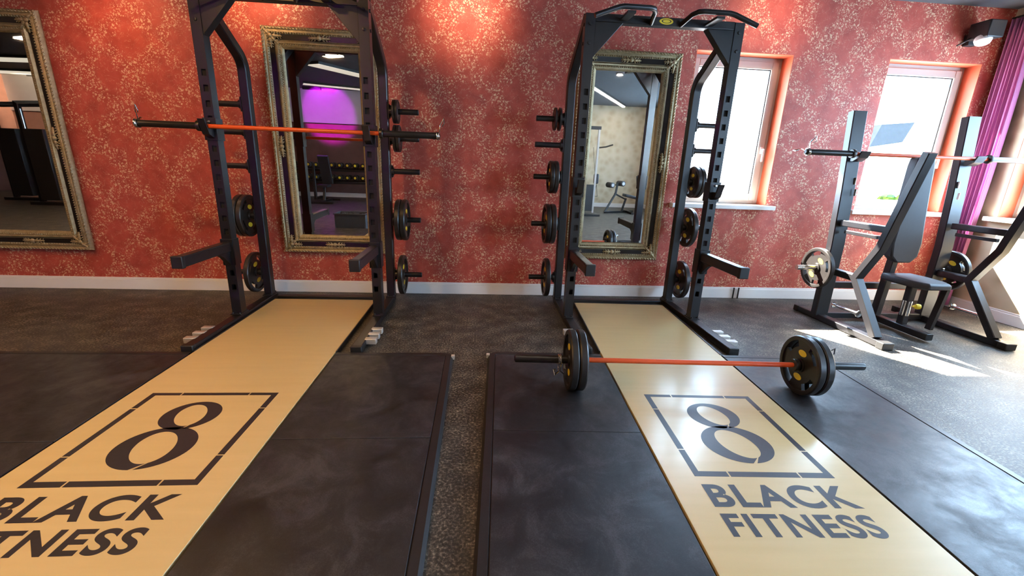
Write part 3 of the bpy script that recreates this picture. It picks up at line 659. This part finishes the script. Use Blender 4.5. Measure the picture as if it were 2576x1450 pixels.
# ------------------------------------------------------------------ bench press / shoulder press station by the window
st = root('bench_station', (3.9, -.9, 0), 'black upright bench press station with seat and backrest beside the right window', 'weight bench')
ox, oy = 3.9, -.9
def L_(x, y, z): return (x-ox, y-oy, z)
for s, x in ((-1, 3.36), (1, 4.47)):
    MB().sq([L_(x, -.70, .05), L_(x, -.70, .75), L_(x, -.665, 1.25), L_(x, -.60, 1.93)], .072, .13, (1, 0, 0)).build('upright', 'powder_black', st, angle=30)
    rl = MB().sq([L_(x, -.44, .032), L_(x, -1.42, .032)], .08, .056, (0, 0, 1)).build('floor_rail', 'powder_black', st, bevel=.004)
    MB().box(L_(x-.05, -1.47, .002), L_(x+.05, -1.40, .062)).build('rubber_foot', 'cap_black', rl, bevel=.006)
    MB().box(L_(x-.05, -.47, .002), L_(x+.05, -.41, .062)).build('rubber_foot', 'cap_black', rl, bevel=.006)
    MB().sq([L_(x, -1.34, .06), L_(x, -1.015, .50), L_(x, -1.175, .80), L_(x, -1.36, 1.56)], .06, .075, (1, 0, 0)).build('side_frame', 'powder_black', st, angle=30)
    MB().sq([L_(x, -.74, .955), L_(x, -1.22, .955)], .07, .055, (0, 0, 1)).build('safety_rest', 'powder_black', st, bevel=.003)
    MB().sq([L_(x, -.74, .50), L_(x, -1.02, .50)], .07, .06, (0, 0, 1)).build('lower_strut', 'powder_black', st, bevel=.003)
    MB().sq([L_(x, -1.12, .88), L_(x, -.78, .88)], .03, .03, (0, 0, 1)).build('rest_brace', 'powder_black', st)
    # bar rest
    jc = MB(); jc.prism([L_(x-.045, -.785, 1.585), L_(x-.045, -.80, 1.585), L_(x-.045, -.775, 1.53), L_(x-.045, -.72, 1.50), L_(x-.045, -.69, 1.50), L_(x-.045, -.69, 1.548), L_(x-.045, -.768, 1.548)], (.09, 0, 0)); 
    jc.build('bar_cup', 'powder_black', st, bevel=.002)
    # storage horn pointing outwards
    hn = MB().lathe([(0, .30), (.024, .298), (.0245, 0), (.045, 0), (.045, -.02)], L_(x+s*.04, -.70, .52), (s, 0, 0), 20).build('plate_horn', 'chrome', st)
    hn = MB().lathe([(0, .262), (.03, .262), (.03, .25), (.015, .248), (.015, .012), (.03, .01), (.03, 0), (0, 0)], L_(x+s*.03, -1.16, .21), (s*.05, .98, 0), 18).build('clip_peg', 'chrome', st)
    bl = MB()
    for k in range(3): bl.box(L_(x-s*.043-.002, -.74+k*.03, 1.20+k*.10), L_(x-s*.043+.002, -.72+k*.03, 1.26+k*.10))
    bl.build('height_marks', 'steel_light', st)
MB().box(L_(3.33, -.73, .02), L_(4.50, -.67, .075)).build('cross_beam', 'powder_black', st, bevel=.004)
MB().box(L_(3.36, -.705, .32), L_(4.47, -.655, .38)).build('cross_beam', 'powder_black', st, bevel=.004)
MB().sq([L_(3.90, -.70, .05), L_(3.90, -1.30, .05)], .07, .06, (0, 0, 1)).build('centre_rail', 'powder_black', st, bevel=.003)
# backrest on a leaning post
bp_ = MB().sq([L_(3.90, -.75, .05), L_(3.90, -.78, .62), L_(3.92, -.72, 1.45)], .07, .06, (1, 0, 0)).build('back_post', 'powder_black', st)
pd = MB(); outline = []
for (hw, z) in ((.07, .62), (.135, .68), (.15, .80), (.13, 1.00), (.11, 1.25), (.095, 1.48), (.08, 1.55)): outline.append((hw, z))
poly = [(-a, z) for a, z in outline]+[(a, z) for a, z in outline[::-1]]
n_ = len(poly); ringf = []; 
def py(z): return -.83+(z-.62)*.05
for (dx, dy) in ((.97, .03), (1, .015), (1, -.045), (.94, -.06)):
    ringf.append([pd.bm.verts.new(L_(3.90+a*dx, py(z)+dy, z)) for a, z in poly])
for r1, r2 in zip(ringf, ringf[1:]):
    for k in range(n_): pd.bm.faces.new((r1[k], r1[(k+1) % n_], r2[(k+1) % n_], r2[k]))
pd.bm.faces.new(ringf[0]); pd.bm.faces.new(ringf[-1])
pd.build('backrest', 'upholstery', st, bevel=.012)
se = MB(); so = [(-.15, 0), (-.165, .14), (-.15, .32), (-.10, .42), (.10, .42), (.15, .32), (.165, .14), (.15, 0)]
sr = [[se.bm.verts.new(L_(3.91+a*k, -.84-b*(k if b else 1), z)) for a, b in so] for (k, z) in ((.94, .455), (1, .465), (1, .50), (.95, .515))]
for r1, r2 in zip(sr, sr[1:]):
    for k in range(8): se.bm.faces.new((r1[k], r1[(k+1) % 8], r2[(k+1) % 8], r2[k]))
se.bm.faces.new(sr[0]); se.bm.faces.new(sr[-1]); se.build('seat', 'upholstery', st, bevel=.01)
sp_ = MB().sq([L_(3.91, -1.02, .06), L_(3.91, -1.02, .46)], .06, .06, (1, 0, 0)).build('seat_post', 'powder_black', st)
MB().tube([L_(3.91, -1.02, .16), L_(3.91, -1.02, .30)], .036, 16).build('post_sleeve', 'chrome', sp_)
kb = MB().lathe([(.008, 0), (.008, .03), (.022, .035), (.026, .05), (.022, .07), (0, .074)], L_(3.945, -1.03, .25), (1, -.3, 0), 16); kb.build('adjust_knob', 'yellow_print', sp_)
MB().prism([L_(3.99, -1.2, .46), L_(4.02, -1.2, .46), L_(3.97, -1.2, .10), L_(3.94, -1.2, .10)], (0, -.05, 0)).build('seat_support', 'powder_black', st)
fp = MB().box(L_(3.74, -.74, .055), L_(4.06, -.60, .062)).build('foot_plate', 'powder_black', st)
bar3 = copy_tree(bar1); bar3.location = (3.935, -.745, 1.5635); bar3.rotation_euler = (0, 0, 0); tag(bar3, 'barbell racked on the bench press station beside the right window')
put_clip((2.86, -.745, 1.5635), .9, 0, 'chrome spring collar at the left end of the bench station barbell')
put_clip((5.01, -.745, 1.5635), 2.2, 0, 'chrome spring collar at the right end of the bench station barbell')
GD = 'plates on the bench station'
plate('L', (3.23, -.70, .5185), 'large sunlit plate with yellow marks on the left horn of the bench station', GD, .5)
plate('L', (4.60, -.70, .5185), 'large black plate nearest the post on the right horn of the bench station', GD, .3)
plate('M', (4.655, -.70, .5185), 'medium plate with yellow marks outermost on the right horn of the bench station', GD, .2)

# ------------------------------------------------------------------ curtain, fittings
cu = MB(); cols = 120; rows = 24; zt_, zb_ = 2.92, .03; grid = []
for j in range(rows+1):
    f = j/rows; z = zt_+(zb_-zt_)*f; row = []
    for i in range(cols+1):
        t = i/cols; a = t*2*pi*7.0
        y = -.035-t*(.235+.02*math.sin(f*3)); x = XR-.062+.030*math.sin(a+.3*math.sin(f*5))+.008*math.sin(2.3*a+f*2)
        row.append(cu.bm.verts.new((x, y, z)))
    grid.append(row)
for r1, r2 in zip(grid, grid[1:]):
    for i in range(cols): cu.bm.faces.new((r1[i], r1[i+1], r2[i+1], r2[i]))
c_ = cu.build('curtain', 'curtain_pink', angle=180); c_.location = (0, 0, 0)
sd = c_.modifiers.new('thick', 'SOLIDIFY'); sd.thickness = .003; sd.offset = 0
tag(c_, 'magenta pleated curtain drawn aside in the right corner of the room', 'curtain')
crod = root('curtain_rail', (XR-.06, -.03, 2.93), 'dark curtain rail above the magenta curtain at the right corner', 'curtain rail')
MB().tube([(0, 0, .006), (0, -2.3, .006)], .010, 12).build('rail_tube', 'fixture_black', crod)
for yy in (-.1, -2.2): MB().box((-.006, yy-.01, 0), (.06, yy+.01, .012)).build('rail_bracket', 'fixture_black', crod)

wl = root('wall_spotlight', (4.86, 0, 2.72), 'black box-shaped wall fixture with pale round lens above the right window', 'wall light')
MB().box((-.05, -.06, -.05), (.05, 0, .05)).build('wall_mount', 'fixture_black', wl, bevel=.004)
MB().box((-.085, -.25, -.02), (.085, -.06, .13)).build('housing', 'fixture_black', wl, bevel=.01)
MB().lathe([(.062, 0), (.066, .02), (.058, .045), (.03, .062), (0, .066)], (-.03, -.17, -.015), (-.25, -.35, -.9), 24).build('lens', 'frosted', wl)
MB().tube([(-.08, -.1, .0), (-.15, -.11, -.04), (-.155, -.05, -.06)], .008, 8).build('bracket_arm', 'fixture_black', wl)

cs = []
def ceiling_spot(x, y, label, target, energy, color, ang=1.5):
    rt = root('ceiling_spotlight', (x, y, H), label, 'spotlight', 'ceiling spotlights washing the red wall')
    MB().lathe([(0, 0), (.05, 0), (.05, -.02), (.012, -.024), (.012, -.09)], (0, 0, 0), (0, 0, 1), 20).build('ceiling_mount', 'sill_white', rt)
    d = (V(target)-V((x, y, H-.10))).normalized()
    MB().lathe([(0, -.07), (.035, -.07), (.04, .05), (.036, .05), (.034, .03)], V((0, 0, -.10)), d, 20).build('lamp_head', 'sill_white', rt)
    MB().lathe([(0, .034), (.034, .034)], V((0, 0, -.10)), d, 20).build('bulb', 'lamp_glow', rt)
    p = V((x, y, H-.10))+d*.06
    light('spot', 'SPOT', p, energy, color, to=target, spot_size=ang, spot_blend=1.0, shadow_soft_size=.03)
ceiling_spot(-2.05, -.75, 'white ceiling spotlight above and left of the left rack', (-2.0, 0, 2.75), 45, (1, .55, .28))
ceiling_spot(-3.15, -.75, 'white ceiling spotlight between the left rack and the far left mirror', (-3.1, 0, 2.1), 38, (1, .50, .26), 1.9)
ceiling_spot(-.12, -.75, 'white ceiling spotlight between the two racks', (-.15, 0, 2.75), 55, (1, .66, .42))
ceiling_spot(2.75, -.75, 'white ceiling spotlight above the window behind the right rack', (2.75, 0, 2.80), 28, (1, .66, .42))
ceiling_spot(5.05, -.55, 'white ceiling spotlight at the right corner above the curtain', (5.2, 0, 2.6), 1.5, (1, .66, .42), .8)

ceiling_spot(.05, -1.9, 'white ceiling spotlight aimed at the floor between the platforms', (.0, -1.25, 0), 75, (1, .85, .70), .75)

# ------------------------------------------------------------------ the hall behind the camera (seen in the mirrors)
def led_bar(p0, p1, wdt, label, mat, power, color, name='linear_ceiling_light'):
    p0, p1 = V(p0), V(p1); c = (p0+p1)/2; Ln = (p1-p0).length; rz = math.atan2(p1.y-p0.y, p1.x-p0.x)
    rt = root(name, (c.x, c.y, H), label, 'ceiling light', 'ceiling lights of the hall', rz)
    MB().box((-Ln/2, -wdt/2-.01, -.05), (Ln/2, wdt/2+.01, 0)).build('housing', 'fixture_black', rt)
    MB().box((-Ln/2+.01, -wdt/2, -.056), (Ln/2-.01, wdt/2, -.049)).build('diffuser', mat, rt)
    if power:
        l = light('hall_light', 'AREA', (c.x, c.y, H-.07), power, color, shape='RECTANGLE', size=Ln, size_y=wdt); l.rotation_euler = (0, 0, rz)
led_bar((2.2, -5.4, H), (4.2, -9.1, H), .07, 'thin bright strip light running diagonally across the ceiling, in the right mirror', 'led_white', 45, (1, .90, .80))
led_bar((-3.29, -5.13, H), (-2.3, -6.9, H), .36, 'pale ceiling light panel nearest in the left mirror', 'panel_cream', 0, WARM)
led_bar((-4.57, -8.1, H), (-2.8, -8.9, H), .30, 'pale ceiling light panel above the purple wall', 'panel_cream', 0, WARM)
led_bar((-2.72, -4.2, H), (-2.42, -4.05, H), .16, 'small square ceiling light near the top of the left mirror', 'led_white', 60, (1, .62, .34))
led_bar((-7.55, -4.1, H), (-7.2, -3.95, H), .16, 'small square ceiling light reflected in the far left mirror', 'led_white', 60, (1, .62, .34))
led_bar((-11.0, -6.6, H), (-8.5, -6.3, H), .5, 'long pale ceiling panel, nearer one in the far left mirror', 'panel_cream', 0, WARM)
led_bar((-12.6, -8.6, H), (-9.5, -8.4, H), .5, 'long pale ceiling panel, farther one in the far left mirror', 'panel_cream', 0, WARM)
# purple wall washer
pw = root('purple_wall_light', (-4.7, YB+.40, H-.02), 'purple LED wall light close to the ceiling at the front wall', 'wall light')
MB().box((-.25, -.03, -.05), (.25, .03, .02)).build('housing', 'fixture_black', pw)
MB().box((-.24, -.036, -.045), (.24, -.03, .0)).build('emitter', 'purple_glow', pw)
light('purple_wash', 'SPOT', (-4.6, YB+.75, H-.15), 4500, (.72, .005, 1), to=(-4.5, YB, 2.62), spot_size=1.5, spot_blend=.5, shadow_soft_size=.05)
light('purple_floor', 'SPOT', (-4.6, YB+1.2, H-.12), 60, (.55, .12, 1), to=(-4.0, YB+2.6, 0), spot_size=1.2, spot_blend=.8)
wv = root('added_warm_light', (-11.5, YB+.42, H-.02), 'added warm light close to the ceiling at the far end of the front wall', 'wall light')  # added lamp, lightens the pale band in the far left mirror
MB().box((-.5, -.03, -.05), (.5, .03, .02)).build('housing', 'fixture_black', wv)
MB().box((-.48, -.036, -.045), (.48, -.03, .0)).build('emitter', 'lamp_glow', wv)
light('warm_wash', 'SPOT', (-11.7, YB+.9, H-.15), 700, (1, .78, .5), to=(-11.9, YB, 2.6), spot_size=2.2, spot_blend=.5, shadow_soft_size=.05)
# dumbbell rack
dr = root('dumbbell_rack', (-4.6, -8.9, 0), 'two-tier black dumbbell rack against the front wall, seen in the left mirror', 'dumbbell rack')
for x in (-1.7, -.1, 1.5):
    MB().box((x-.04, -.25, 0), (x+.04, .28, .06)).build('foot', 'powder_black', dr)
    MB().sq([(x, .26, .05), (x, .24, 1.0)], .07, .07, (1, 0, 0)).build('upright', 'powder_black', dr)
for z, yy in ((.50, .02), (.84, -.05)):
    sh_ = MB(); sh_.box((-1.75, yy-.12, z), (1.55, yy-.08, z+.05)); sh_.box((-1.75, yy+.14, z-.05), (1.55, yy+.18, z)); sh_.box((-1.75, yy-.1, z+.0), (1.55, yy+.16, z+.008)); sh_.build('shelf', 'powder_black', dr)
def make_db():
    rt = root('dumbbell', (0, 0, 0), 'd', 'dumbbell')
    MB().lathe([(.016, -.07), (.019, 0), (.016, .07)], (0, 0, 0), (0, 1, 0), 12).build('grip', 'chrome', rt)
    for s in (-1, 1):
        hd = MB().lathe([(0, 0), (.06, 0), (.072, .012), (.072, .075), (.06, .088), (0, .088)], (0, s*.065, 0), (0, s, 0), 16).build('head', 'plate_rubber', rt, angle=25)
        MB().lathe([(0, .001), (.032, .001), (.034, 0)], (0, s*.1535, 0), (0, s, 0), 14).build('yellow_disc', 'yellow_print', hd)
    index(rt); return rt
db0 = make_db(); first = True
for tier, (z, yy) in enumerate(((.624, .02), (.964, -.05))):
    for k in range(15):
        o = db0 if first else copy_tree(db0); first = False
        o.location = (-6.2+k*.218, -8.9+yy, z); o['label'] = 'black dumbbell with yellow end on the %s tier of the dumbbell rack' % ('lower', 'upper')[tier]
        o['group'] = ('dumbbells on the lower tier', 'dumbbells on the upper tier')[tier]
# adjustable bench in front of dumbbells
ab = root('adjustable_bench', (-4.2, -7.6, 0), 'dark adjustable bench in front of the dumbbell rack, seen in the left mirror', 'weight bench')
MB().box((-.3, -.04, 0), (.3, .04, .06)).sq([(0, 0, .04), (0, -.9, .04)], .07, .06, (0, 0, 1)).box((-.22, -.94, 0), (.22, -.86, .06)).build('base_frame', 'powder_black', ab)
MB().sq([(0, -.25, .06), (0, -.35, .42)], .06, .06, (1, 0, 0)).build('post', 'powder_black', ab)
MB().box((-.14, -.50, .42), (.14, -.15, .48)).build('seat', 'upholstery', ab, bevel=.01)
MB().box((-.14, -.72, .46), (.14, -.64, 1.25), Matrix.Rotation(-.35, 3, 'X'), (0, -.6, .46)).build('backrest', 'upholstery', ab, bevel=.01)
# storage crate
cr = root('storage_crate', (-2.42, -3.9+.0, 0), 'dark storage crate full of gear on the floor, seen in the left mirror', 'crate')
cr.location = (-2.40, -4.04, 0)
mb = MB(); t = .012; a, b, c = .28, .19, .29
mb.prism([(-a*.9, -b*.9, 0), (a*.9, -b*.9, 0), (a, -b, c), (-a, -b, c)], (0, t, 0)); mb.prism([(-a*.9, b*.9, 0), (a*.9, b*.9, 0), (a, b, c), (-a, b, c)], (0, -t, 0))
mb.box((-a, -b, .0), (-a+t, b, c)); mb.box((a-t, -b, 0), (a, b, c)); mb.box((-a+t, -b+t, 0), (a-t, b-t, .012)); mb.build('crate_body', 'crate_blue', cr, bevel=.003)
MB().box((-a-.015, -b-.015, c-.02), (a+.015, -b, c)).box((-a-.015, b, c-.02), (a+.015, b+.015, c)).box((-a-.015, -b, c-.02), (-a, b, c)).box((a, -b, c-.02), (a+.015, b, c)).build('rim', 'crate_blue', cr)
for k in range(7):
    x = -2.40-.2+k*.065; o = MB().lathe([(0, 0), (.018, .005), (.018, .27), (0, .28)], (0, 0, 0), (.1*math.sin(k*3), .1*math.cos(k*5), 1), 10).build('hand_grip', 'rubber_black')
    o.location = (x, -4.04+.05*math.sin(k*2.1), .016); tag(o, 'black rubber grip handle sticking up from the storage crate', 'grip', 'gear in the storage crate')
# cable tower (left side of right mirror)
ct = root('cable_machine', (2.95, -7.4, 0), 'tall cable machine with pale columns at the left of the right mirror', 'cable machine')
for x in (-.14, .14): MB().box((x-.025, -.03, 0), (x+.025, .03, 2.2)).build('column', 'frosted', ct, bevel=.004)
MB().box((-.25, -.35, 0), (.25, .4, .05)).build('base', 'powder_black', ct, bevel=.005)
MB().box((-.11, -.06, .1), (.11, .06, .8)).build('weight_stack', 'powder_black', ct, bevel=.004)
MB().tube([(.14, 0, 1.75), (.34, .05, 1.78), (.52, .05, 1.84)], .02, 10).build('pull_handle', 'powder_black', ct)
MB().box((-.18, -.04, 2.2), (.18, .04, 2.28)).build('head', 'powder_black', ct)
kh = root('strap_handle', (3.18, -7.55, .46), 'black triangular strap handle hanging beside the cable machine in the right mirror', 'handle')
MB().tube([(0, 0, .34), (-.05, 0, .02), (.05, 0, .02), (0, 0, .34)], .006, 8, (0, 1, 0)).build('strap', 'cap_black', kh)
MB().tube([(0, 0, .33), (-.08, .1, .50), (-.2, .12, 1.3)], .005, 8, (0, 1, 0)).build('cable', 'cap_black', kh)
MB().box((-.09, -.06, .36), (.04, .06, .62)).build('weight_bag', 'upholstery', kh, bevel=.03)
# leg machine
lm = root('leg_curl_machine', (4.0, -8.0, 0), 'black leg curl machine with two round roller pads by the tan wall', 'exercise machine')
MB().sq([(-.45, .2, .03), (.5, -.2, .03)], .06, .06, (0, 0, 1)).sq([(.3, .4, .03), (.3, -.5, .03)], .06, .06, (0, 0, 1)).build('base_frame', 'powder_black', lm)
MB().sq([(-.45, .2, .03), (-.15, .1, .55), (-.12, .1, .85)], .05, .05, (0, 1, 0)).sq([(.1, .0, .03), (.2, 0, .42)], .05, .05, (0, 1, 0)).sq([(-.18, .1, .55), (.2, 0, .38)], .04, .04, (0, 0, 1)).build('frame', 'powder_black', lm)
MB().tube([(-.35, .1, .76), (.02, .1, .82)], .015, 8).build('roller_axle', 'powder_black', lm)
for x, z in ((-.33, .78), (-.03, .83)):
    r_ = MB().lathe([(.02, -.13), (.075, -.12), (.075, .12), (.02, .13)], (x, .1, z), (.3, 1, 0), 20).build('roller_pad', 'upholstery', lm)
    MB().lathe([(0, .0), (.045, .001), (.045, -.004)], (x+.04, .1+.131, z), (.3, 1, 0), 20).build('pad_cap', 'frosted', r_)
MB().box((.12, -.15, .42), (.62, .15, .50), Matrix.Rotation(.2, 3, 'Y')).build('seat', 'upholstery', lm, bevel=.02)
# dark exercise machines filling the far-left mirror
for k, (x, y) in enumerate(((-9.4, -6.5), (-10.6, -7.2), (-11.8, -6.3))):
    mc = root('lat_machine', (x, y, 0), ('dark weight machine nearest in the far left mirror', 'dark weight machine in the middle of the far left mirror', 'dark weight machine at the edge of the far left mirror')[k], 'exercise machine', 'machines in the far left mirror')
    MB().box((-.5, -.5, 0), (.5, .5, .06)).build('base', 'powder_black', mc)
    MB().sq([(-.4, .3, .05), (-.4, .3, 2.1), (.3, -.4, 2.2)], .09, .09, (0, 1, 0)).build('frame', 'powder_black', mc)
    MB().box((-.3, .2, .1), (.1, .45, 1.6)).build('weight_stack', 'plate_rubber', mc, bevel=.01)
    MB().box((.0, -.35, .45), (.35, .0, .52)).build('seat', 'upholstery', mc, bevel=.02)
    for dx in (-.34, .14): MB().tube([(dx, .33, .1), (dx, .33, 2.0)], .012, 8).build('guide_rod', 'chrome', mc)
# general fill from further warm and cool ceiling lamps of the hall
def downlight(x, y, p, color, label):
    # small recessed lamp
    rt = root('round_downlight', (x, y, H), label, 'ceiling light', 'round downlights behind the camera')
    MB().lathe([(.07, 0), (.07, -.02), (.055, -.025)], (0, 0, 0), (0, 0, 1), 24).build('trim_ring', 'fixture_black', rt)
    MB().lathe([(0, -.016), (.056, -.016)], (0, 0, 0), (0, 0, 1), 24).build('diffuser', 'cool_glow', rt)
    l = light('downlight', 'AREA', (x, y, H-.04), p, color, shape='DISK', size=.11)
downlight(-2.0, -2.6, 42, (1, .56, .17), 'round warm downlight above the left platform')
downlight(-4.5, -2.4, 20, (1, .48, .20), 'round warm downlight left of the left platform')
downlight(.2, -3.2, 12, (1, .80, .62), 'round downlight between the two platforms')
downlight(2.6, -4.4, 14, (1, .88, .80), 'round downlight behind the right platform')
# skirting socket with two dark cable ends by the window
sk = root('cable_stub', (2.895, -.03, 0), 'pair of thin dark cable ends against the white skirting right of the right rack', 'cable')
for dx in (-.028, .028): MB().tube([(dx, 0, .0), (dx, 0, .125)], .008, 8).build('cable', 'cap_black', sk)
for o in (PR['L'],): pass
